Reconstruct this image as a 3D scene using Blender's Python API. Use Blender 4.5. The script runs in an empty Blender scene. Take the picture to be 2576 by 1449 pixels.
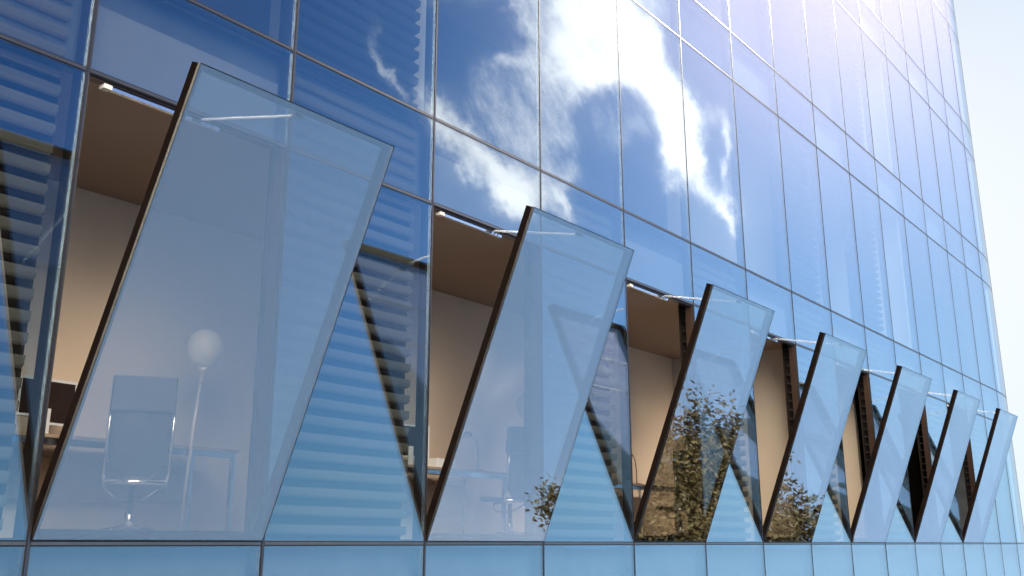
import bpy, bmesh, math, random
from mathutils import Vector, Matrix

# World axes: x runs along the facade, y points into the building, z up; z = 0 is the office floor level.
sc = bpy.context.scene
COL = sc.collection
R = math.radians
random.seed(7)

# ------------------------------------------------------------------ camera
CAM = Vector((-3.7916, -5.6582, 0.0))
TH = 0.315168
FWD = Vector((0.8297 * math.cos(TH), 0.5583 * math.cos(TH), math.sin(TH)))
cam_d = bpy.data.cameras.new('camera')
cam = bpy.data.objects.new('camera', cam_d)
COL.objects.link(cam)
cam.location = CAM
cam.rotation_euler = FWD.to_track_quat('-Z', 'Y').to_euler()
cam_d.sensor_width = 36.0
cam_d.lens = 39.648
cam_d.shift_x = -0.0011
cam_d.shift_y = -0.10964
cam_d.clip_start = 0.05
cam_d.clip_end = 20000
sc.camera = cam

# ------------------------------------------------------------------ world, sun, exposure
SUN_AZ = Vector((0.9646, -0.2635, 0)).normalized()
SUN_EL = R(28.5)
SUN = (SUN_AZ * math.cos(SUN_EL) + Vector((0, 0, math.sin(SUN_EL)))).normalized()
world = bpy.data.worlds.new("World")
sc.world = world
world.use_nodes = True


def build_world():
    nt = world.node_tree
    N, L = nt.nodes, nt.links
    for n in list(N):
        N.remove(n)
    out = N.new('ShaderNodeOutputWorld')
    bg = N.new('ShaderNodeBackground')
    bg.inputs[1].default_value = 1.0
    L.new(bg.outputs[0], out.inputs[0])

    def M(op, a, b=None, c=None, clamp=False):
        n = N.new('ShaderNodeMath'); n.operation = op; n.use_clamp = clamp
        for i, v in enumerate((a, b, c)):
            if v is None: continue
            if isinstance(v, (int, float)): n.inputs[i].default_value = v
            else: L.new(v, n.inputs[i])
        return n.outputs[0]

    def dot(a, v):
        n = N.new('ShaderNodeVectorMath'); n.operation = 'DOT_PRODUCT'
        L.new(a, n.inputs[0]); n.inputs[1].default_value = v
        return n.outputs['Value']

    def mixc(f, a, b):
        n = N.new('ShaderNodeMix'); n.data_type = 'RGBA'
        if isinstance(f, (int, float)): n.inputs[0].default_value = f
        else: L.new(f, n.inputs[0])
        for k, v in ((6, a), (7, b)):
            if isinstance(v, tuple): n.inputs[k].default_value = (*v, 1)
            else: L.new(v, n.inputs[k])
        return n.outputs[2]

    sky = N.new('ShaderNodeTexSky')
    sky.sky_type = 'NISHITA'
    sky.sun_disc = False
    sky.sun_elevation = SUN_EL
    sky.sun_rotation = math.atan2(SUN_AZ.x, SUN_AZ.y)
    sky.altitude = 200
    sky.air_density = 1.0
    sky.dust_density = 1.0
    sky.ozone_density = 2.0
    tc = N.new('ShaderNodeTexCoord')
    d = tc.outputs['Generated']
    vm = N.new('ShaderNodeVectorMath'); vm.operation = 'SCALE'
    L.new(sky.outputs[0], vm.inputs[0]); vm.inputs['Scale'].default_value = SKY_STRENGTH
    tint = N.new('ShaderNodeVectorMath'); tint.operation = 'MULTIPLY'
    L.new(vm.outputs[0], tint.inputs[0]); tint.inputs[1].default_value = SKY_TINT
    base = tint.outputs[0]
    # pale veil of high thin haze round the sun's bearing
    ca = dot(d, tuple(SUN))
    ang = M('ARCCOSINE', M('MINIMUM', ca, 0.99999))
    aur = M('EXPONENT', M('MULTIPLY', M('POWER', M('DIVIDE', ang, R(AUR_W)), 2.0), -1.0))
    cb = dot(d, HAZE_DIR)
    angb = M('ARCCOSINE', M('MINIMUM', cb, 0.99999))
    veil = M('EXPONENT', M('MULTIPLY', M('POWER', M('DIVIDE', angb, R(HAZE_W)), 2.0), -1.0))
    # clouds: gnomonic coordinates round a bearing on the sky
    C = (0.8084, -0.4769, 0.3449)
    E1 = (0.5141, 0.8575, -0.0192)
    E2 = (-0.2866, 0.1929, 0.9384)
    w = dot(d, C)
    wm = M('MAXIMUM', w, 0.05)
    u = M('DIVIDE', dot(d, E1), wm)
    v = M('DIVIDE', dot(d, E2), wm)
    comb = N.new('ShaderNodeCombineXYZ'); L.new(u, comb.inputs[0]); L.new(v, comb.inputs[1])

    def noise(vec, scale, detail, rough, sx=1, sy=1, rot=0, off=0):
        mp = N.new('ShaderNodeMapping'); mp.vector_type = 'TEXTURE'
        mp.inputs['Rotation'].default_value = (0, 0, R(rot))
        mp.inputs['Scale'].default_value = (sx, sy, 1)
        mp.inputs['Location'].default_value = (off, off * .7, 0)
        L.new(vec, mp.inputs[0])
        n = N.new('ShaderNodeTexNoise'); n.inputs['Scale'].default_value = scale
        n.inputs['Detail'].default_value = detail; n.inputs['Roughness'].default_value = rough
        L.new(mp.outputs[0], n.inputs['Vector'])
        return n
    dn = noise(comb.outputs[0], 9, 6, .6)
    sep = N.new('ShaderNodeSeparateColor'); L.new(dn.outputs['Color'], sep.inputs[0])
    ud = M('ADD', u, M('MULTIPLY', M('SUBTRACT', sep.outputs[0], .5), .10))
    vd = M('ADD', v, M('MULTIPLY', M('SUBTRACT', sep.outputs[1], .5), .10))
    total = None
    for (u0, v0, a, b, rot, amp) in CLOUDS:
        cr, sr = math.cos(R(rot)), math.sin(R(rot))
        du = M('SUBTRACT', ud, u0); dv = M('SUBTRACT', vd, v0)
        p = M('DIVIDE', M('ADD', M('MULTIPLY', du, cr), M('MULTIPLY', dv, sr)), a)
        q = M('DIVIDE', M('SUBTRACT', M('MULTIPLY', dv, cr), M('MULTIPLY', du, sr)), b)
        e = M('MULTIPLY', M('EXPONENT', M('MULTIPLY', M('ADD', M('MULTIPLY', p, p), M('MULTIPLY', q, q)), -1.0)), amp)
        total = e if total is None else M('ADD', total, e)
    n1 = noise(comb.outputs[0], 22, 12, .70, 1, 3.2, 27, 3.1)
    n2 = noise(comb.outputs[0], 7, 8, .62, 1, 1.8, 24, 1.7)
    tex = M('ADD', M('MULTIPLY', M('SUBTRACT', n1.outputs[0], .5), 2.6), M('MULTIPLY', M('SUBTRACT', n2.outputs[0], .5), 1.8))
    gate = M('MULTIPLY', total, 3.0, clamp=True)
    dens = M('ADD', total, M('MULTIPLY', tex, gate))
    ss = N.new('ShaderNodeMapRange'); ss.interpolation_type = 'SMOOTHSTEP'
    L.new(dens, ss.inputs[0]); ss.inputs[1].default_value = .0; ss.inputs[2].default_value = 1.55
    front = M('GREATER_THAN', w, 0.05)
    cl = M('MULTIPLY', M('MAXIMUM', ss.outputs[0], M('MULTIPLY', total, .16, clamp=True)), front)
    shade = M('ADD', 0.80, M('MULTIPLY', n2.outputs[0], .4))
    cc = N.new('ShaderNodeVectorMath'); cc.operation = 'SCALE'
    cc.inputs[0].default_value = CLOUD_COL; L.new(shade, cc.inputs['Scale'])
    # the sky pales to light blue towards the horizon, at every bearing
    sx = N.new('ShaderNodeSeparateXYZ'); L.new(d, sx.inputs[0])
    low = M('EXPONENT', M('MULTIPLY', M('MAXIMUM', sx.outputs[2], 0.0), -HOR_K))
    base = mixc(M('MULTIPLY', low, HOR_AMT), base, HOR_COL)
    # bright cloud bank added in the unseen part of the sky, lights the rooms
    cbk = dot(d, FILL_DIR)
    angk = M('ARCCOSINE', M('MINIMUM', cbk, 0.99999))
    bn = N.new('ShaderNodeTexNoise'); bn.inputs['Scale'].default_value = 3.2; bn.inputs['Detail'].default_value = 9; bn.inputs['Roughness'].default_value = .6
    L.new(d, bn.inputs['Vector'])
    bk = M('ADD', M('SUBTRACT', 1.15, M('DIVIDE', angk, R(FILL_W))), M('MULTIPLY', M('SUBTRACT', bn.outputs[0], .5), 1.6))
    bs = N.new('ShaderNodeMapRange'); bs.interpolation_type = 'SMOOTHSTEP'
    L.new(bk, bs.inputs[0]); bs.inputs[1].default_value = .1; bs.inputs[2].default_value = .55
    base = mixc(bs.outputs[0], base, FILL_COL)
    c1 = mixc(M('MULTIPLY', veil, HAZE_AMT), base, HAZE_COL)
    c2 = mixc(M('MULTIPLY', aur, AUR_AMT), c1, AUR_COL)
    c3 = mixc(M('MULTIPLY', cl, .95), c2, cc.outputs[0])
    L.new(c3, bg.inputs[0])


SKY_STRENGTH = 0.072
SKY_TINT = (0.33, 0.76, 1.45)
HOR_K, HOR_AMT, HOR_COL = 9.5, 0.92, (0.40, 0.81, 1.30)
FILL_DIR = Vector((-0.50, -0.60, 0.58)).normalized()
FILL_W, FILL_COL = 38, (18.0, 15.4, 12.4)  # fill light for the rooms, put into the sky colour
AUR_W, AUR_AMT, AUR_COL = 10.0, 0.80, (2.2, 1.70, 2.0)
HAZE_DIR = Vector((0.93, 0.24, 0.22)).normalized()
HAZE_W, HAZE_AMT, HAZE_COL = 26, 1.0, (0.95, 1.0, 1.02)
CLOUD_COL = (2.75, 2.62, 2.55)
# u, v, half-widths, turn, amount
PX = 1 / 2402.0


def cloud_uv(x, y):
    """bearing of the sky that a 2576-wide picture grid mirrors, as gnomonic u, v (a table of bearings)"""
    return ((x - 1449) * 0.000352, (335 - y) * 0.000352)


CLOUDS = []
for (x, y, a, b, rot, amp) in [
    (1455, 60, 115, 150, 0, 1.5), (1500, 190, 90, 40, 0, .8), (1395, 150, 55, 90, 10, .6),
    (1185, -5, 90, 28, 0, .9), (1300, 50, 26, 95, 12, .55), (1275, 165, 40, 22, 0, .45),
    (990, 170, 13, 95, 17, .62), (1045, 235, 30, 30, 0, .22),
    (1140, 320, 45, 100, 28, .95), (1235, 425, 115, 48, -38, 1.15), (1345, 480, 100, 58, -20, 1.2), (1430, 520, 26, 55, 0, .7),
    (1300, 330, 70, 60, -30, .45), (1420, 420, 70, 40, -25, .4),
    (1625, 170, 55, 150, 25, 1.3), (1680, 300, 55, 110, 22, 1.35), (1600, 90, 45, 90, 10, .7), (1712, 395, 30, 80, 8, .9),
    (1770, 290, 45, 40, 0, .35), (1835, 360, 16, 95, 14, .75), (1760, 430, 16, 70, 14, .5), (1830, 500, 62, 28, -30, .95), (1862, 545, 14, 45, 0, .55),
    (1640, 20, 60, 60, 0, .35), (1150, 250, 60, 60, 20, .35), (1290, 250, 70, 90, 20, .35), (1420, 330, 80, 60, 0, .3), (1570, 330, 60, 60, 0, .3),
]:
    u0, v0 = cloud_uv(x, y)
    CLOUDS.append((u0, v0, a * .000352, b * .000352, rot, amp))
build_world()

sun_d = bpy.data.lights.new('sun', 'SUN')
sun_d.energy = 4.2
sun_d.angle = R(0.5)
sun_d.color = (1.0, 0.94, 0.86)
sun = bpy.data.objects.new('sun', sun_d)
COL.objects.link(sun)
sun.rotation_euler = (-SUN).to_track_quat('-Z', 'Y').to_euler()
sun.location = SUN * 60

sc.view_settings.view_transform = 'Standard'
sc.view_settings.look = 'None'
sc.view_settings.gamma = 1
sc.view_settings.exposure = 0.0
sc.render.engine = 'CYCLES'
cy = sc.cycles
cy.use_denoising = True
cy.max_bounces = 14
cy.diffuse_bounces = 4
cy.glossy_bounces = 8
cy.transmission_bounces = 4
cy.transparent_max_bounces = 28
cy.caustics_reflective = False
cy.caustics_refractive = False
cy.sample_clamp_indirect = 6

# ------------------------------------------------------------------ materials
MATS = {}


def mat(name, color=(.5, .5, .5), rough=.5, metal=0.0, var=0.0, vscale=3.0, bump=0.0, bscale=40, spec=.5):
    m = bpy.data.materials.new(name); m.use_nodes = True
    nt = m.node_tree; N, L = nt.nodes, nt.links
    b = N['Principled BSDF']
    b.inputs['Base Color'].default_value = (*color, 1)
    b.inputs['Roughness'].default_value = rough
    b.inputs['Metallic'].default_value = metal
    b.inputs['Specular IOR Level'].default_value = spec
    tc = N.new('ShaderNodeTexCoord')
    if var > 0:
        n = N.new('ShaderNodeTexNoise'); n.inputs['Scale'].default_value = vscale; n.inputs['Detail'].default_value = 5
        L.new(tc.outputs['Object'], n.inputs['Vector'])
        r = N.new('ShaderNodeValToRGB')
        r.color_ramp.elements[0].position = .3; r.color_ramp.elements[1].position = .7
        r.color_ramp.elements[0].color = (*[max(0, c * (1 - var)) for c in color], 1)
        r.color_ramp.elements[1].color = (*[min(1, c * (1 + var)) for c in color], 1)
        L.new(n.outputs[0], r.inputs[0]); L.new(r.outputs[0], b.inputs['Base Color'])
    if bump > 0:
        n = N.new('ShaderNodeTexNoise'); n.inputs['Scale'].default_value = bscale; n.inputs['Detail'].default_value = 4
        L.new(tc.outputs['Object'], n.inputs['Vector'])
        bp = N.new('ShaderNodeBump'); bp.inputs['Strength'].default_value = bump; bp.inputs['Distance'].default_value = .01
        L.new(n.outputs[0], bp.inputs['Height']); L.new(bp.outputs[0], b.inputs['Normal'])
    MATS[name] = m
    return m


def glass_mat(name, r0, ra, rp, tcol, gcol, wob=0.0, rough=0.0):
    """coated glazing: mirror share rises towards grazing, the rest passes through"""
    m = bpy.data.materials.new(name); m.use_nodes = True
    nt = m.node_tree; N, L = nt.nodes, nt.links
    for n in list(N): N.remove(n)
    out = N.new('ShaderNodeOutputMaterial'); mx = N.new('ShaderNodeMixShader')
    tr = N.new('ShaderNodeBsdfTransparent'); tr.inputs[0].default_value = (*tcol, 1)
    gl = N.new('ShaderNodeBsdfGlossy'); gl.inputs['Color'].default_value = (*gcol, 1); gl.inputs['Roughness'].default_value = rough
    geo = N.new('ShaderNodeNewGeometry')
    d = N.new('ShaderNodeVectorMath'); d.operation = 'DOT_PRODUCT'
    L.new(geo.outputs['Normal'], d.inputs[0]); L.new(geo.outputs['Incoming'], d.inputs[1])

    def M(op, a, b, clamp=False):
        n = N.new('ShaderNodeMath'); n.operation = op; n.use_clamp = clamp
        for i, v in enumerate((a, b)):
            if isinstance(v, (int, float)): n.inputs[i].default_value = v
            elif v is not None: L.new(v, n.inputs[i])
        return n.outputs[0]
    c = M('ABSOLUTE', d.outputs['Value'], 0)
    f = M('ADD', M('MULTIPLY', M('POWER', M('SUBTRACT', 1.0, c, True), rp), ra), r0, True)
    L.new(f, mx.inputs[0]); L.new(tr.outputs[0], mx.inputs[1]); L.new(gl.outputs[0], mx.inputs[2])
    if wob > 0:
        tc = N.new('ShaderNodeTexCoord')
        n = N.new('ShaderNodeTexNoise'); n.inputs['Scale'].default_value = .9; n.inputs['Detail'].default_value = 1
        L.new(tc.outputs['Object'], n.inputs['Vector'])
        bp = N.new('ShaderNodeBump'); bp.inputs['Strength'].default_value = 1; bp.inputs['Distance'].default_value = wob
        L.new(n.outputs[0], bp.inputs['Height']); L.new(bp.outputs[0], gl.inputs['Normal'])
    L.new(mx.outputs[0], out.inputs[0])
    MATS[name] = m
    return m


glass_mat('glass', .17, .62, 2.2, (.80, .86, .88), (.86, .94, 1.0), wob=.0004)
glass_mat('sash_glass', .205, .56, 2.2, (.68, .66, .635), (.86, .94, 1.0))
mat('cap', (.085, .085, .10), .25, .9, .1, 8)
mat('trim', (.05, .045, .042), .22, .9, .1, 8)
mat('sash_frame', (.0065, .0045, .004), .6, 0, .3, 5, spec=0)
mat('slat_darkened', (.020, .018, .016), .6, 0, .06, 6, spec=0)  # same slats as below, their dimness upstairs put into the colour
mat('transom_cap', (.17, .155, .15), .28, .9, .1, 8)
mat('gasket', (.008, .008, .010), .5)
mat('frame_brown', (.028, .017, .013), .3, 0, .15, 5)
mat('frame_dark', (.018, .016, .018), .3)
mat('dark_backing', (.020, .014, .011), .9, 0, .2, 2, spec=.1)  # darkness between the slats, put into an added sheet
mat('wall_dim', (.10, .09, .085), .8, 0, .1, 2)  # dimness of the upper rooms put into the wall colour
mat('ceiling', (.255, .185, .15), .55, 0, .05, 1.2)
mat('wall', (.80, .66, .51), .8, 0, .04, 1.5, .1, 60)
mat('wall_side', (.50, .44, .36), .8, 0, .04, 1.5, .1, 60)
mat('wall_unlit', (.002, .002, .002), .9, 0, .2, 2, spec=0)  # black colour stands in for rooms without light
mat('floor', (.42, .34, .26), .5, 0, .1, 4)
mat('slab', (.10, .10, .11), .8, 0, .2, 3)
mat('board', (.22, .195, .19), .6, 0, .05, 2)
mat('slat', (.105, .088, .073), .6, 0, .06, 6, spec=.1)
mat('chrome', (.75, .78, .82), .12, 1.0, .05, 9)
mat('alu', (.62, .68, .76), .25, .9, .05, 9)
mat('cream', (.62, .58, .50), .5, 0, .05, 9)
mat('leather', (.030, .028, .030), .45, 0, .2, 14, .2, 120)
mat('desk_top', (.34, .26, .20), .35, 0, .15, 6)
mat('opal', (.85, .82, .74), .35, 0, .02, 5)
mat('lamp_metal', (.72, .68, .60), .3, .3, .05, 5)
mat('screen', (.05, .03, .025), .25, 0, .1, 3)
mat('white_plastic', (.7, .72, .74), .35, 0, .04, 6)
mat('box', (.42, .35, .28), .6, 0, .1, 7)
mat('bark', (.07, .05, .035), .9, 0, .3, 6, .5, 15)
mat('leaf', (.095, .076, .026), .6, 0, .45, 1.3)
mat('ground', (.16, .155, .13), .9, 0, .35, .5, .3, 4)
mat('roof', (.15, .15, .15), .9, 0, .2, 1)


def added_water_mat():
    m = bpy.data.materials.new('added_water'); m.use_nodes = True
    nt = m.node_tree; N, L = nt.nodes, nt.links
    b = N['Principled BSDF']
    b.inputs['Roughness'].default_value = .06
    b.inputs['IOR'].default_value = 1.33
    tc = N.new('ShaderNodeTexCoord')
    n = N.new('ShaderNodeTexNoise'); n.inputs['Scale'].default_value = .02; n.inputs['Detail'].default_value = 3
    L.new(tc.outputs['Object'], n.inputs['Vector'])
    r = N.new('ShaderNodeValToRGB')
    r.color_ramp.elements[0].position = .3; r.color_ramp.elements[1].position = .7
    r.color_ramp.elements[0].color = (*[c * .93 for c in ADDED_WATER], 1)
    r.color_ramp.elements[1].color = (*[c * 1.07 for c in ADDED_WATER], 1)
    L.new(n.outputs[0], r.inputs[0]); L.new(r.outputs[0], b.inputs['Base Color'])
    MATS['added_water'] = m


ADDED_WATER = (.155, .25, .40)  # pale blue, so the tilted panes mirror it like sky
added_water_mat()

# ------------------------------------------------------------------ mesh helpers
BOXF = [(0, 3, 2, 1), (4, 5, 6, 7), (0, 1, 5, 4), (1, 2, 6, 5), (2, 3, 7, 6), (3, 0, 4, 7)]


class MB:
    def __init__(self):
        self.v, self.f, self.s = [], [], []

    def hexa(self, p):
        k = len(self.v); self.v += [tuple(q) for q in p]
        self.f += [tuple(k + i for i in f) for f in BOXF]; self.s += [False] * 6
        return self

    def box(self, x0, x1, y0, y1, z0, z1):
        return self.hexa([(x0, y0, z0), (x1, y0, z0), (x1, y1, z0), (x0, y1, z0), (x0, y0, z1), (x1, y0, z1), (x1, y1, z1), (x0, y1, z1)])

    def tube(self, pts, rad, n=10, closed=False, caps=True):
        pts = [Vector(p) for p in pts]
        rads = rad if isinstance(rad, (list, tuple)) else [rad] * len(pts)
        k = len(self.v); m = len(pts)
        up = Vector((0, 0, 1))
        prev = None
        for i, p in enumerate(pts):
            if closed:
                t = (pts[(i + 1) % m] - pts[i - 1]).normalized()
            else:
                t = (pts[min(i + 1, m - 1)] - pts[max(i - 1, 0)]).normalized()
            if prev is None:
                a = t.cross(up if abs(t.z) < .95 else Vector((1, 0, 0))).normalized()
            else:
                a = (prev - t * prev.dot(t)).normalized()
            prev = a; b = t.cross(a)
            for j in range(n):
                w = 2 * math.pi * j / n
                self.v.append(tuple(p + (a * math.cos(w) + b * math.sin(w)) * rads[i]))
        for i in range(m if closed else m - 1):
            i2 = (i + 1) % m
            for j in range(n):
                j2 = (j + 1) % n
                self.f.append((k + i * n + j, k + i * n + j2, k + i2 * n + j2, k + i2 * n + j)); self.s.append(True)
        if caps and not closed:
            self.f.append(tuple(k + j for j in range(n))[::-1]); self.s.append(False)
            self.f.append(tuple(k + (m - 1) * n + j for j in range(n))); self.s.append(False)
        return self

    def lathe(self, c, prof, n=28):
        """prof: (radius, z, dx, dy)"""
        k = len(self.v)
        for q in prof:
            r, z = q[0], q[1]; dx, dy = (q[2], q[3]) if len(q) > 2 else (0, 0)
            for j in range(n):
                w = 2 * math.pi * j / n
                self.v.append((c[0] + dx + r * math.cos(w), c[1] + dy + r * math.sin(w), c[2] + z))
        for i in range(len(prof) - 1):
            for j in range(n):
                j2 = (j + 1) % n
                self.f.append((k + i * n + j, k + i * n + j2, k + (i + 1) * n + j2, k + (i + 1) * n + j)); self.s.append(True)
        self.f.append(tuple(k + j for j in range(n))[::-1]); self.s.append(False)
        self.f.append(tuple(k + (len(prof) - 1) * n + j for j in range(n))); self.s.append(False)
        return self

    def mesh(self, name, material):
        me = bpy.data.meshes.new(name)
        me.from_pydata(self.v, [], self.f)
        me.polygons.foreach_set('use_smooth', self.s)
        me.materials.append(MATS[material]); me.update()
        return me

    def build(self, name, material, parent=None, loc=None, bevel=0.0):
        """vertices are given in world space (or in the space of loc); parent keeps its transform"""
        o = bpy.data.objects.new(name, self.mesh(name, material))
        COL.objects.link(o)
        if parent is not None:
            o.parent = parent
        if loc is not None: o.location = loc
        if bevel > 0:
            b = o.modifiers.new('bevel', 'BEVEL'); b.width = bevel; b.segments = 2; b.limit_method = 'ANGLE'
        return o


def empty(name, loc=(0, 0, 0), rz=0.0, parent=None):
    o = bpy.data.objects.new(name, None); COL.objects.link(o)
    o.location = loc; o.rotation_euler = (0, 0, rz); o.empty_display_size = .2
    if parent is not None: o.parent = parent
    return o


def tag(o, label=None, cat=None, group=None, kind=None):
    for k, v in (('label', label), ('category', cat), ('group', group), ('kind', kind)):
        if v: o[k] = v
    return o


FR = FWD.normalized()
RT = FR.cross(Vector((0, 0, 1))).normalized()
UP = RT.cross(FR)


def proj(p):
    q = Vector(p) - CAM
    z = q.dot(FR)
    if z < .1: return None
    k = 39.648 / 36
    return (0.5 + .0011 + q.dot(RT) / z * k, .5 - .1949 - q.dot(UP) / z * k * 16 / 9)


# ------------------------------------------------------------------ setting: added lake sheet, ground
MB().hexa([(-9000, -9000, -10.6), (9000, -9000, -10.6), (9000, 9000, -10.6), (-9000, 9000, -10.6),
           (-9000, -9000, -9.9), (9000, -9000, -9.9), (9000, 9000, -9.9), (-9000, 9000, -9.9)]).build('added_water', 'added_water')  # invented lake, added so the tilted panes mirror a pale sky blue
bpy.data.objects['added_water']['kind'] = 'structure'
g = bmesh.new()
gx = [-60 + i * 3 for i in range(51)]; gy = [-9.5 + i * 2.2 for i in range(26)]
gv = [[g.verts.new((x, y, -9.6 + .05 * math.sin(x * .7 + y * .4) + .04 * math.sin(y * 1.3))) for y in gy] for x in gx]
for i in range(len(gx) - 1):
    for j in range(len(gy) - 1):
        g.faces.new((gv[i][j], gv[i + 1][j], gv[i + 1][j + 1], gv[i][j + 1]))
r_ = bmesh.ops.extrude_face_region(g, geom=g.faces[:])
bmesh.ops.translate(g, vec=(0, 0, -1.2), verts=[v for v in r_['geom'] if isinstance(v, bmesh.types.BMVert)])
bmesh.ops.recalc_face_normals(g, faces=g.faces[:])
me = bpy.data.meshes.new('ground'); g.to_mesh(me); g.free(); me.materials.append(MATS['ground'])
o = bpy.data.objects.new('ground', me); COL.objects.link(o); o['kind'] = 'structure'

# ------------------------------------------------------------------ building
B = empty('office_building', (0, 0, -9.6))
tag(B, 'tall blue mirror glass office building with a row of tilted open windows', 'building')
OFF = Vector((0, 0, 9.6))   # parts are modelled in world space, parent sits at the foot


def part(mb, name, material, parent=B, bevel=0.0):
    o = mb.build(name, material, parent, bevel=bevel)
    o.location = OFF if parent is B else (0, 0, 0)
    return o


ZT = {-4: -6.99, -3: -4.26, -2: -3.495, -1: -0.765, 0: 0.0, 1: 2.7302, 2: 3.4957, 3: 6.2422, 4: 7.0044, 5: 9.7536, 6: 10.5175, 7: 13.2784, 8: 14.021, 9: 16.76, 10: 17.52, 11: 20.26, 12: 21.02}
ZT[-5] = -9.5
W = 1.7
S0, S1 = -3, 16          # bay edges
SL, SR = S0 * W, S1 * W
ARC = R(8.0); RAD = W / ARC


def fac(s, off=0.0):
    """point of the glass line at run s, off inward; the last bay bends back"""
    sb = (S1 - 1) * W
    if s <= sb: return (s, off)
    a = (s - sb) / RAD
    return (sb + (RAD - off) * math.sin(a), RAD - (RAD - off) * math.cos(a))


def strip(mb, s0, s1, o0, o1, z0, z1):
    """a bar that follows the glass line"""
    n = 1 if s1 <= (S1 - 1) * W + 1e-6 else 10
    for i in range(n):
        a, b = s0 + (s1 - s0) * i / n, s0 + (s1 - s0) * (i + 1) / n
        p, q, r, s = fac(a, o0), fac(b, o0), fac(b, o1), fac(a, o1)
        mb.hexa([(*p, z0), (*q, z0), (*r, z0), (*s, z0), (*p, z1), (*q, z1), (*r, z1), (*s, z1)])
    return mb


OPEN = (0, 2, 4, 6, 8, 10, 12)
ROWS = sorted(ZT)
# glass panes, each its own part when the photo shows it
panes = []
for bay in range(S0, S1):
    for k in range(len(ROWS) - 1):
        r = ROWS[k]
        if r == 0 and bay in OPEN: continue
        z0, z1 = ZT[r], ZT[ROWS[k + 1]]
        s0, s1 = bay * W, (bay + 1) * W
        pts = [proj((s, 0, z)) for s in (s0, (s0 + s1) / 2, s1) for z in (z0, (z0 + z1) / 2, z1)]
        pts = [p for p in pts if p]
        vis = sum(1 for p in pts if -.02 < p[0] < 1.02 and -.02 < p[1] < 1.02)
        area = 0
        if vis:
            xs = [min(1, max(0, p[0])) for p in pts]; ys = [min(1, max(0, p[1])) for p in pts]
            area = (max(xs) - min(xs)) * (max(ys) - min(ys))
        panes.append((area, bay, r, s0, s1, z0, z1))
panes.sort(reverse=True, key=lambda p: p[0])
rest = MB()


def pane_mb(mb, s0, s1, z0, z1):
    if s1 <= (S1 - 1) * W + 1e-6:
        # each pane bows and leans by a millimetre or two, so mirrored clouds shift at the joints
        rd = random.Random(int(s0 * 10) * 131 + int(z0 * 100))
        bow = rd.uniform(-.0012, .0020); lx, lz = rd.uniform(-.0011, .0011), rd.uniform(-.0011, .0011)
        nx, nz = 8, 10; k = len(mb.v)
        X0, X1, Z0, Z1 = s0 + .017, s1 - .017, z0 + .017, z1 - .017
        for layer in (0, .014):
            for i in range(nx + 1):
                for j in range(nz + 1):
                    a, b = i / nx * 2 - 1, j / nz * 2 - 1
                    off = bow * (1 - a * a) * (1 - b * b) + lx * a + lz * b
                    mb.v.append((X0 + (X1 - X0) * i / nx, off + layer, Z0 + (Z1 - Z0) * j / nz))
        m = nz + 1; K = (nx + 1) * m
        for i in range(nx):
            for j in range(nz):
                q = k + i * m + j
                mb.f.append((q, q + m, q + m + 1, q + 1)); mb.s.append(True)
                q += K
                mb.f.append((q, q + 1, q + m + 1, q + m)); mb.s.append(True)
        for i in range(nx):
            q = k + i * m; mb.f.append((q, q + K, q + K + m, q + m)); mb.s.append(False)
            q = k + i * m + nz; mb.f.append((q, q + m, q + K + m, q + K)); mb.s.append(False)
        for j in range(nz):
            q = k + j; mb.f.append((q, q + 1, q + K + 1, q + K)); mb.s.append(False)
            q = k + nx * m + j; mb.f.append((q, q + K, q + K + 1, q + 1)); mb.s.append(False)
        return mb
    # bent pane: continuous smooth sheet with thickness
    n = 24; k = len(mb.v)
    for i in range(n + 1):
        s = s0 + .017 + (s1 - s0 - .023) * i / n
        for off, z in ((0, z0 + .017), (0, z1 - .017), (.014, z1 - .017), (.014, z0 + .017)):
            mb.v.append((*fac(s, off), z))
    for i in range(n):
        for j in range(4):
            a, b = k + i * 4 + j, k + i * 4 + (j + 1) % 4
            mb.f.append((a, b, b + 4, a + 4)); mb.s.append(j in (0, 2))
    mb.f.append((k, k + 3, k + 2, k + 1)); mb.s.append(False)
    e = k + n * 4; mb.f.append((e, e + 1, e + 2, e + 3)); mb.s.append(False)
    return mb


for i, (area, bay, r, s0, s1, z0, z1) in enumerate(panes):
    if i < 99 and area > 0:
        o = part(pane_mb(MB(), s0, s1, z0, z1), 'window_pane', 'glass')
        o.data.set_sharp_from_angle(angle=R(40))
    else:
        pane_mb(rest, s0, s1, z0, z1)
o = part(rest, 'window_pane_remainder', 'glass'); o.data.set_sharp_from_angle(angle=R(40)); tag(o, kind='stuff')
o.name = 'window_pane_rows'

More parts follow.
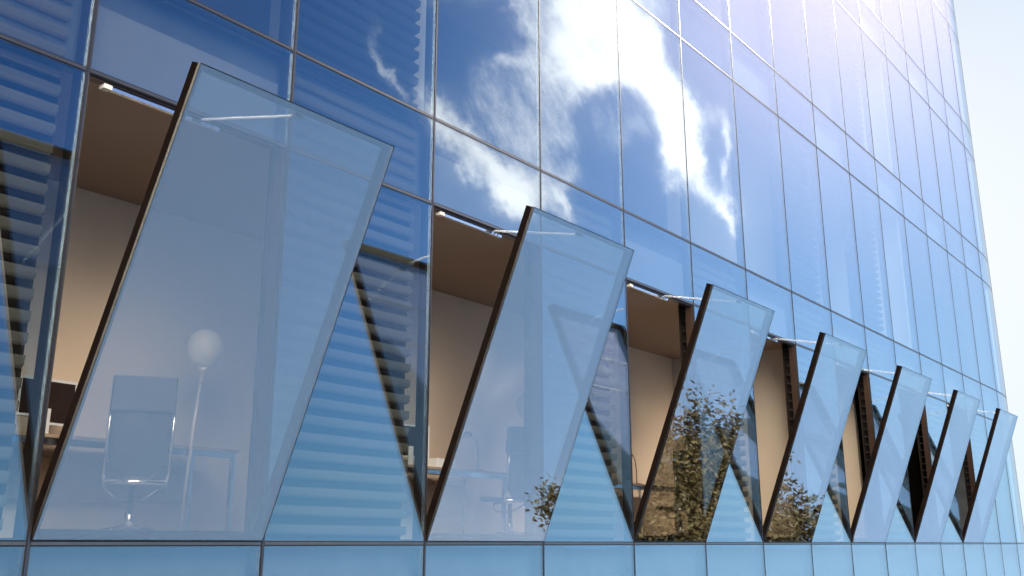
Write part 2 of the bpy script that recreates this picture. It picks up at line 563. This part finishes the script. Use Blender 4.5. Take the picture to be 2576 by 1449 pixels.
# mullions: cap strip, black joints, frame behind the glass
ZB, ZTOP = ZT[-5], ZT[12]
for i in range(S0, S1 + 1):
    s = i * W
    f_ = MB(); fb = MB(); gk = MB()
    ss = min(s, SR - .03)
    strip(fb, ss - .03, ss + .03, .0185, .10, ZB, ZTOP)
    body = part(fb, 'mullion', 'frame_brown')
    strip(f_, ss - .006, ss + .006, -.004, .017, ZB, ZTOP)
    part(f_, 'cap_strip', 'cap', body)
    for a, b in ((-.0165, -.0066), (.0066, .0165)):
        strip(gk, ss + a, ss + b, .003, .017, ZB, ZTOP)
    part(gk, 'gasket', 'gasket', body)
for r in ROWS[:-1]:
    z = ZT[r]
    f_ = MB(); fb = MB(); gk = MB()
    for bay in range(S0, S1):
        a, b = bay * W + .031, (bay + 1) * W - .031
        if bay == S1 - 1: b -= .03
        strip(fb, a, b, .0187, .085, z - .028, z + .028)
        a, b = bay * W + .017, (bay + 1) * W - .017
        if bay == S1 - 1: b -= .03
        for q in (-.0078, -.0024, .003):
            strip(f_, a, b, -.0035 if q != -.0024 else -.001, .016, z + q, z + q + .005)
        for q in (-.0158, .0086):
            strip(gk, a, b, .0035, .016, z + q, z + q + .0072)
    body = part(fb, 'transom', 'frame_brown')
    part(f_, 'cap_strip', 'transom_cap', body)
    part(gk, 'gasket', 'gasket', body)

# storeys: slab, ceiling, floor finish, back wall; side walls of the rooms
for kf in (-2, 0, 2, 4, 6, 8, 10):
    zf = ZT[kf]; zc = ZT[kf + 1] + .03
    inner = .105
    part(MB().box(SL + .1, SR - .25, .16, 2.19, zc + .012, ZT.get(kf + 2, zc + .8) - .012 if kf + 2 in ZT else zc + .75), 'floor_slab', 'slab')
    part(MB().box(SL + .1, SR - .25, inner, 2.19, zc, zc + .010), 'ceiling', 'ceiling')
    part(MB().box(SL + .1, SR - .25, inner, 2.19, zf - .010, zf + .006), 'office_floor', 'floor')
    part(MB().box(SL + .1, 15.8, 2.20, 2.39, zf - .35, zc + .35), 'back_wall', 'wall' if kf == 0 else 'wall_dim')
    part(MB().box(15.8, SR - .25, 2.20, 2.39, zf - .35, zc + .35), 'back_wall', 'wall_unlit')
part(MB().box(SL + .1, SR - .25, .16, 2.19, ZT[-2] - .8, ZT[-2] - .02), 'floor_slab', 'slab')
part(MB().box(SL, SR - .05, .2, 8, ZTOP, ZTOP + .4), 'roof', 'roof')
part(MB().box(SL - .2, SL + .09, .0, 8, ZB, ZTOP), 'end_wall', 'slab')
part(MB().box(SR - .24, SR - .12, .25, 8, ZB, ZTOP), 'end_wall', 'slab')
part(MB().box(SL, SR - .05, 7.9, 8.1, ZB, ZTOP), 'rear_wall', 'slab')
zc = ZT[1] + .03
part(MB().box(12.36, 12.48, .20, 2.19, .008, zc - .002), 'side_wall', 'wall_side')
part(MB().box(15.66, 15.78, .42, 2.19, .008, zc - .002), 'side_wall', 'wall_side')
part(MB().box(15.785, 15.84, .108, 2.19, .008, zc - .002), 'side_wall', 'wall_unlit')
part(MB().box(18.9, 19.0, .108, 2.19, .008, zc - .002), 'side_wall', 'wall_unlit')
part(MB().box(15.85, SR - .27, .108, 2.19, zc - .03, zc - .003), 'unlit_soffit', 'wall_unlit')  # black panel added over the ceiling, so these rooms look unlit
part(MB().box(-3.1, -3.0, .12, 2.19, .008, zc - .002), 'side_wall', 'wall')
for kf in (2, 4, 6):
    for s in (3.45, 12.4, 18.9):
        part(MB().box(s, s + .1, .20, 2.19, ZT[kf] + .008, ZT[kf + 1] + .028), 'side_wall', 'wall')
# pale boards behind the lower half of the spandrels over the open bays
for kf in (1, 3, 5):
    for bay in (-2, 0, 2, 4, 6, 8, 10, 12):
        part(MB().box(bay * W + .07, (bay + 1) * W - .05, .102, .125, ZT[kf] + .035, ZT[kf] + .50), 'spandrel_board', 'board')

# ------------------------------------------------------------------ open windows (parts of the building)
VX, VO, VZ = 0.0, 1.0044, 2.5306
LN = 2.7226


def sash(bay):
    s0 = bay * W
    E = empty('opening_window', (s0, 0, 0), 0, B); E.location = (s0, 0, 9.6)
    U = Vector((1, 0, 0)); V = Vector((VX, -VO, VZ)) / LN
    Nn = Vector((0, -VZ, -VO)).normalized()
    org = Vector((.014, -.012, .016))
    wid, ln = W - .028, LN - .015

    def P(u, v, d): return org + U * u + V * v - Nn * d

    def beam(mb, u0, u1, v0, v1, d0, d1):
        return mb.hexa([P(u0, v0, d0), P(u1, v0, d0), P(u1, v0, d1), P(u0, v0, d1), P(u0, v1, d0), P(u1, v1, d0), P(u1, v1, d1), P(u0, v1, d1)])
    w = .032
    beam(MB(), 0.003, wid - .003, 0.003, ln - .003, 0, .012).build('pane', 'sash_glass', E)
    fr = MB()
    beam(fr, 0, w, 0, ln, .0125, .082); beam(fr, wid - w, wid, 0, ln, .0125, .082)
    beam(fr, w, wid - w, 0, w, .0125, .082); beam(fr, w, wid - w, ln - w, ln, .0125, .082)
    fr.build('frame', 'sash_frame', E, bevel=.003)
    tr_ = MB()
    t_ = .0028
    beam(tr_, -t_, -.0002, -t_, ln + t_, -.001, .020); beam(tr_, wid + .0002, wid + t_, -t_, ln + t_, -.001, .020)
    beam(tr_, 0, wid, ln + .0002, ln + t_, -.001, .020); beam(tr_, 0, wid, -t_, -.0002, -.001, .020)
    tr_.build('edge_trim', 'trim', E)
    return E, P(wid / 2 + .01, ln - .05, .06)


def opener(bay, top):
    s0 = bay * W
    E = empty('window_opener', (s0, 0, 9.6), 0, B)
    z = ZT[1] - .035
    MB().box(.20, 1.08, .032, .062, z - .024, z + .002).build('housing', 'alu', E, bevel=.002)
    b = MB(); b.box(.138, .198, .020, .074, z - .026, z + .003)
    b.build('end_bracket', 'cream', E, bevel=.002)
    t = MB(); t.box(.83, .91, .022, .031, z - .018, z + .0)
    t.tube([(.96, .031, z - .012), (.96, .024, z - .012)], .007, 10); t.tube([(1.01, .031, z - .012), (1.01, .024, z - .012)], .005, 10)
    t.build('chain_guide', 'frame_dark', E)
    a = Vector((.89, .0, z - .004)); e = top
    ch = MB(); n = 44
    ax = (e - a).normalized(); side = ax.cross(Vector((0, 0, 1))).normalized(); upv = side.cross(ax)
    L_ = (e - a).length / n
    for i in range(n):
        c = a + (e - a) * ((i + .5) / n)
        rr = [c + ax * (L_ * .62 * math.cos(w_)) + upv * (.0085 * math.sin(w_)) for w_ in [2 * math.pi * q / 8 for q in range(8)]]
        ch.tube(rr, .0024, 5, closed=True)
        ch.tube([c + ax * (L_ * .5) - side * .0075, c + ax * (L_ * .5) + side * .0075], .0034, 6)
    ch.build('chain', 'chrome', E)
    MB().box(e.x - .035, e.x + .035, e.y - .004, e.y + .03, e.z - .014, e.z + .014).build('sash_bracket', 'frame_dark', E)
    return E


for bay in OPEN:
    E, top = sash(bay)
    if bay == 4: E['label'] = 'open window whose glass mirrors a tree'
    if bay == 0: E['label'] = 'nearest open window, chair and lamp showing through it'
    opener(bay, top)

# ------------------------------------------------------------------ louvre blinds behind the fixed bays
def blind_mb(h, pitch=.125):
    """built from z = 0 up, x = 0 .. width"""
    mb = MB(); w = W - .17; n = int((h - .05) / pitch)
    prof = [(0.0, 0.0), (.004, -.040), (.014, -.056), (.040, -.064), (.070, -.060), (.080, -.052)]
    for i in range(n):
        z = .06 + i * pitch + .04
        k = len(mb.v); m = len(prof)
        for x in (0, w):
            for (y, dz) in prof: mb.v.append((x, y, z + dz))
            for (y, dz) in prof: mb.v.append((x, y + .001, z + dz + .0035))
        K = 2 * m
        for j in range(m - 1):
            mb.f.append((k + j, k + j + 1, k + K + j + 1, k + K + j)); mb.s.append(True)
            mb.f.append((k + m + j, k + K + m + j, k + K + m + j + 1, k + m + j + 1)); mb.s.append(True)
            for q in (k, k + K): mb.f.append((q + j, q + m + j, q + m + j + 1, q + j + 1)); mb.s.append(False)
        for j in (0, m - 1):
            mb.f.append((k + j, k + K + j, k + K + m + j, k + m + j)); mb.s.append(False)
        # upturned end lips
        for x in (.0, w - .012):
            mb.box(x, x + .012, .004, .012, z - .052, z - .004)
    return mb


BL = {}; BK = {}
for kf, nm in ((0, 0), (2, 1), (4, 2)):
    h = ZT[kf + 2] - ZT[kf] - .06
    slats = blind_mb(h).mesh('slats', 'slat' if kf == 0 else 'slat_darkened')
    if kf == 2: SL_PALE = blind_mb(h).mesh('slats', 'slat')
    BK[kf] = MB().box(-.05, W - .12, .098, .104, -.005, h + .03).mesh('added_dark_sheet', 'dark_backing')  # added sheet, keeps the lit room from showing between the slats
    rail = MB().box(-.005, W - .165, .005, .075, h - .02, h + .03).mesh('head_rail', 'slat')
    BL[kf] = (slats, rail)
GAP = {-1: 'left of the first open window', 1: 'between the first and second open windows', 3: 'between the second and third open windows',
       5: 'between the third and fourth open windows', 7: 'between the fourth and fifth open windows', 9: 'between the fifth and sixth open windows',
       11: 'between the sixth and seventh open windows', 13: 'right of the last open window', 15: 'at the building corner'}
FLO = {0: 'behind glass', 2: 'one storey above glass', 4: 'two storeys above glass'}
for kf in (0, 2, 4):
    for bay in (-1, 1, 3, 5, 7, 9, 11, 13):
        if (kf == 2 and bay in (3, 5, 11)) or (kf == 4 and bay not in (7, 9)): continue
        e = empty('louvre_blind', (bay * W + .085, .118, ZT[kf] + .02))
        for nm, me in zip(('slats', 'head_rail', 'added_dark_sheet'), BL[kf] + (BK[kf],)):
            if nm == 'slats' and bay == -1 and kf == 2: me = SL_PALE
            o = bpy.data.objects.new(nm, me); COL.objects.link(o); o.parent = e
        tag(e, '%s slatted blind %s %s' % ('pale' if kf == 0 or bay == -1 else 'darkened', FLO[kf], GAP[bay]), 'blind', 'slatted blinds behind the fixed bays')

# the slabs stop short of the blinds: nothing else in the bay front

# ------------------------------------------------------------------ furniture
def chair(x, y, rz, label):
    """sits facing +y locally, z = 0 floor"""
    e = empty('office_chair', (x, y, .008), rz)
    tag(e, label, 'office chair', 'office chairs at the desks')
    # back shell: sling that curves, wider at the shoulders
    mb = MB(); nu, nv = 9, 14
    prof = [(-.20 - .0 * t, 0) for t in range(1)]

    def sh(t, u):
        z = .40 + .70 * t
        y_ = -.215 - .07 * t - .035 * math.sin(t * math.pi) + .03 * (1 - abs(u) ** 2) * -1 * .6
        wd = .185 + .028 * math.sin(min(1, t * 1.3) * math.pi / 2) - .10 * max(0, .18 - t) / .18
        return Vector((u * wd, y_, z))
    for layer in (0, .028):
        for i in range(nv + 1):
            for j in range(nu + 1):
                p = sh(i / nv, -1 + 2 * j / nu); mb.v.append((p.x, p.y + layer, p.z))
    K = (nv + 1) * (nu + 1)
    for i in range(nv):
        for j in range(nu):
            a = i * (nu + 1) + j
            mb.f.append((a, a + 1, a + nu + 2, a + nu + 1)); mb.s.append(True)
            mb.f.append((K + a, K + a + nu + 1, K + a + nu + 2, K + a + 1)); mb.s.append(True)
    for i in range(nv):
        for j in (0, nu):
            a = i * (nu + 1) + j; mb.f.append((a, a + nu + 1, K + a + nu + 1, K + a)); mb.s.append(False)
    for j in range(nu):
        for i in (0, nv):
            a = i * (nu + 1) + j; mb.f.append((a, a + 1, K + a + 1, K + a)); mb.s.append(False)
    mb.build('backrest', 'leather', e)
    hb = MB(); hb.hexa([(-.222, -.335, .865), (.222, -.335, .865), (.222, -.235, .865), (-.222, -.235, .865), (-.218, -.338, 1.115), (.218, -.338, 1.115), (.218, -.268, 1.115), (-.218, -.268, 1.115)])
    hb.build('headrest_cover', 'leather', e, bevel=.012)
    st = MB(); st.hexa([(-.20, -.20, .385), (.20, -.20, .385), (.21, .26, .40), (-.21, .26, .40), (-.205, -.20, .425), (.205, -.20, .425), (.215, .27, .45), (-.215, .27, .45)])
    st.build('seat', 'leather', e, bevel=.02)
    fr = MB()
    for s in (-1, 1):
        fr.tube([(s * .215, -.315, .87), (s * .215, -.30, .70), (s * .215, -.262, .52), (s * .215, -.235, .44), (s * .205, -.21, .385), (s * .19, .02, .372)], .011, 8)
        fr.tube([(s * .19, .02, .372), (s * .10, .12, .30), (0, .10, .30)], .008, 8)
    fr.tube([(-.205, -.225, .398), (.205, -.225, .398)], .019, 10)
    fr.build('side_rail', 'chrome', e)
    pd = MB(); pd.lathe((0, .0, 0), [(.030, .07), (.030, .20), (.022, .205), (.022, .375)], 14)
    pd.build('pedestal', 'chrome', e)
    for k in range(5):
        a = 2 * math.pi * k / 5 + .3
        c, s = math.cos(a), math.sin(a)
        lg = MB(); lg.tube([(c * .02, s * .02, .095), (c * .16, s * .16, .078), (c * .29, s * .29, .055)], [.020, .016, .011], 8)
        leg = lg.build('leg', 'chrome', e)
        MB().tube([(c * .29 - s * .012, s * .29 + c * .012, .026), (c * .29 + s * .012, s * .29 - c * .012, .026)], .026, 12).build('caster', 'frame_dark', leg)
    return e


def floor_lamp(x, y, lean, label):
    e = empty('floor_lamp', (x, y, .008))
    tag(e, label, 'floor lamp', 'floor lamps with round shades')
    MB().lathe((0, 0, 0), [(.050, 0), (.048, .012), (.020, .055), (.011, .09)], 20).build('base', 'lamp_metal', e)
    MB().tube([(0, 0, .06), (.2 * lean, 0, .5), (.5 * lean, 0, .9), (.82 * lean, 0, 1.22)], [.011, .013, .016, .013], 12).build('pole', 'lamp_metal', e)
    MB().lathe((lean * .82, 0, 0), [(.012, 1.22), (.016, 1.27, .1 * lean, 0), (.030, 1.315, .15 * lean, 0), (.060, 1.345, .2 * lean, 0)], 20).build('neck', 'lamp_metal', e)
    pr = []
    for i in range(15):
        a = math.pi * (i / 14)
        r = .142 * math.sin(a) * (1 - .10 * math.cos(a)) + .004
        z = 1.495 - .165 * math.cos(a)
        pr.append((max(.02, r), z, lean * .18, 0))
    MB().lathe((lean * .82, 0, 0), pr, 32).build('lamp_shade', 'opal', e)
    return e


def desk(x0, x1, y0, y1, label):
    e = empty('desk', ((x0 + x1) / 2, (y0 + y1) / 2, .008)); w, dp = (x1 - x0) / 2, (y1 - y0) / 2
    tag(e, label, 'desk', 'desks along the window row')
    MB().box(-w, w, -dp, dp, .700, .725).build('desktop', 'desk_top', e, bevel=.003)
    MB().box(-w + .02, w - .02, -dp + .02, -dp + .05, .655, .698).build('rail', 'chrome', e)
    for sx in (-1, 1):
        for sy in (-1, 1):
            cx, cy_ = sx * (w - .03), sy * (dp - .035)
            MB().box(cx - .018, cx + .018, cy_ - .018, cy_ + .018, 0, .698).build('leg', 'chrome', e, bevel=.004)
    MB().box(-w + .05, w - .05, dp - .06, dp - .04, .30, .60).build('modesty_panel', 'desk_top', e)
    return e


def monitor(x, y, z, rz, w, h, label):
    e = empty('monitor', (x, y, z), rz); tag(e, label, 'monitor', 'monitors on the desks')
    MB().box(-w / 2 + .014, w / 2 - .014, .014, .018, .10, .10 + h - .028).build('screen', 'screen', e)
    b = MB(); b.box(-w / 2, w / 2, -.012, .013, .086, .086 + h); b.build('bezel', 'white_plastic', e, bevel=.003)
    s = MB(); s.box(-.03, .03, -.03, -.013, .012, .2); s.box(-.11, .11, -.07, .06, 0, .012); s.build('stand', 'white_plastic', e, bevel=.002)
    MB().box(-w / 2 + .02, w / 2 - .02, -.016, -.0125, .106, .066 + h).build('rear_cover', 'frame_brown', e)
    return e


def desk_lamp(x, y, z, rz, label):
    e = empty('desk_lamp', (x, y, z), rz); tag(e, label, 'desk lamp', 'desk lamps')
    MB().lathe((0, 0, 0), [(.065, 0), (.063, .014), (.02, .02)], 18).build('base', 'frame_dark', e)
    MB().tube([(0, 0, .015), (.0, 0, .18), (-.03, 0, .30), (-.09, 0, .375), (-.15, 0, .395), (-.19, 0, .385)], .0055, 8).build('arm', 'frame_dark', e)
    MB().lathe((-.20, 0, 0), [(.055, .350), (.050, .372), (.033, .392), (.014, .402)], 18).build('lamp_shade', 'frame_dark', e)
    return e


DT = .008 + .725
chair(1.60, 1.24, R(-34), 'black high-backed office chair behind the nearest open window')
chair(6.12, 1.05, R(-22), 'black high-backed office chair behind the second open window')
chair(9.94, 1.00, R(-34), 'black high-backed office chair behind the open window that mirrors the tree')
floor_lamp(2.34, 1.56, .09, 'cream floor lamp with balloon shade behind the nearest open window')
floor_lamp(7.18, 1.54, .05, 'cream floor lamp with balloon shade behind the second open window')
desk(.60, 2.88, 1.56, 2.14, 'brown desk on chrome legs behind the nearest open window')
desk(4.55, 6.75, 1.50, 2.12, 'brown desk on chrome legs behind the second open window')
desk(8.60, 10.8, 1.42, 2.04, 'brown desk on chrome legs behind the third open window')
monitor(1.22, 1.82, DT, R(4), .50, .33, 'white rimmed monitor on the desk behind the nearest open window')
monitor(5.30, 1.72, DT, R(-12), .50, .33, 'white rimmed monitor on the desk behind the second open window')
desk_lamp(6.35, 1.62, DT, 0, 'small dark desk lamp beside the chair of the second open window')
desk_lamp(9.85, 1.56, DT, 0, 'small dark desk lamp with curved arm behind the third open window')
e = MB().box(-.17, .17, -.13, .13, 0, .11).build('storage_box', 'box', None, (.86, 1.74, DT), bevel=.006)
tag(e, 'beige storage box lying on the desk under the nearest monitor', 'box')
o = MB().box(-.175, .175, -.135, .135, .111, .13).build('lid', 'white_plastic', e, bevel=.003)
e = MB().box(-.16, .16, -.12, .12, 0, .09).build('paper_stack', 'white_plastic', None, (5.68, 1.66, DT), bevel=.002)
tag(e, 'white stack of papers on the desk beside the second monitor', 'papers')

# ------------------------------------------------------------------ tree mirrored in the open windows
def tree(cx, cy, cz, rad, zb):
    e = empty('tree', (cx, cy, zb)); tag(e, 'leafy olive green tree mirrored in the open windows', 'tree')
    rnd = random.Random(11)
    H = cz - zb
    tk = MB()
    tk.tube([(0, 0, 0), (.06, .03, H * .3), (-.04, .05, H * .6), (.02, 0, H * .8), (0, 0, H + rad * .3)], [.24, .20, .16, .12, .04], 12)
    tips = []
    for i in range(46):
        a = rnd.uniform(0, 2 * math.pi); el = rnd.uniform(-.25, 1.35)
        L_ = rad * rnd.uniform(.62, .96)
        st = Vector((0, 0, H * rnd.uniform(.55, .95)))
        en = Vector((math.cos(a) * math.cos(el) * L_, math.sin(a) * math.cos(el) * L_, H + math.sin(el) * L_))
        md = (st + en) / 2 + Vector((rnd.uniform(-.3, .3), rnd.uniform(-.3, .3), .25))
        tk.tube([st, md, en], [.055, .03, .008], 6)
        tips.append((md, en))
        for q in range(3):
            f = rnd.uniform(.3, .9); p = md.lerp(en, f)
            e2 = p + Vector((rnd.uniform(-1, 1), rnd.uniform(-1, 1), rnd.uniform(-.3, 1))).normalized() * rnd.uniform(.5, 1.0)
            tk.tube([p, e2], [.014, .004], 5)
            tips.append((p, e2))
    for (a, b_, c) in ((-1.55, -2.8, -1.14), (-1.6, -2.9, -.8), (1.2, 2.15, 2.0), (-.26, -2.4, 2.3)):
        en = Vector((a, b_, c + H)); st = Vector((a * .5, b_ * .5, c * .3 + H))
        tk.tube([st, (st + en) / 2 + Vector((0, 0, .1)), en], [.03, .018, .005], 6)
        tips.append((st.lerp(en, .55), en))
    tk.build('trunk', 'bark', e)
    lf = MB()

    def leaf(p, s):
        d = Vector((rnd.gauss(0, 1), rnd.gauss(0, 1), rnd.gauss(0, .7) - .3)).normalized()
        n = d.cross(Vector((rnd.gauss(0, 1), rnd.gauss(0, 1), rnd.gauss(0, 1)))).normalized()
        k = len(lf.v)
        up = d.cross(n) * s * .06
        lf.v += [tuple(p), tuple(p + d * s * .45 + n * s * .22 + up), tuple(p + d * s), tuple(p + d * s * .45 - n * s * .22 + up)]
        lf.f.append((k, k + 1, k + 2, k + 3)); lf.s.append(False)
    # clumps along the limbs
    for (p, q) in tips:
        for c in range(9):
            f = rnd.uniform(.2, 1.1); ctr = p.lerp(q, f) + Vector((rnd.gauss(0, .16), rnd.gauss(0, .16), rnd.gauss(0, .13)))
            for _ in range(22):
                leaf(ctr + Vector((rnd.gauss(0, .15), rnd.gauss(0, .15), rnd.gauss(0, .12))), rnd.uniform(.10, .17))
    for _ in range(20000):
        v = Vector((rnd.gauss(0, 1), rnd.gauss(0, 1), rnd.gauss(0, 1))).normalized() * rad * (rnd.random() ** .5) * .88
        leaf(Vector((v.x, v.y, v.z + H)), rnd.uniform(.10, .17))
    lf.build('crown', 'leaf', e)


tree(19.77, -3.85, -4.1, 3.35, -9.62)
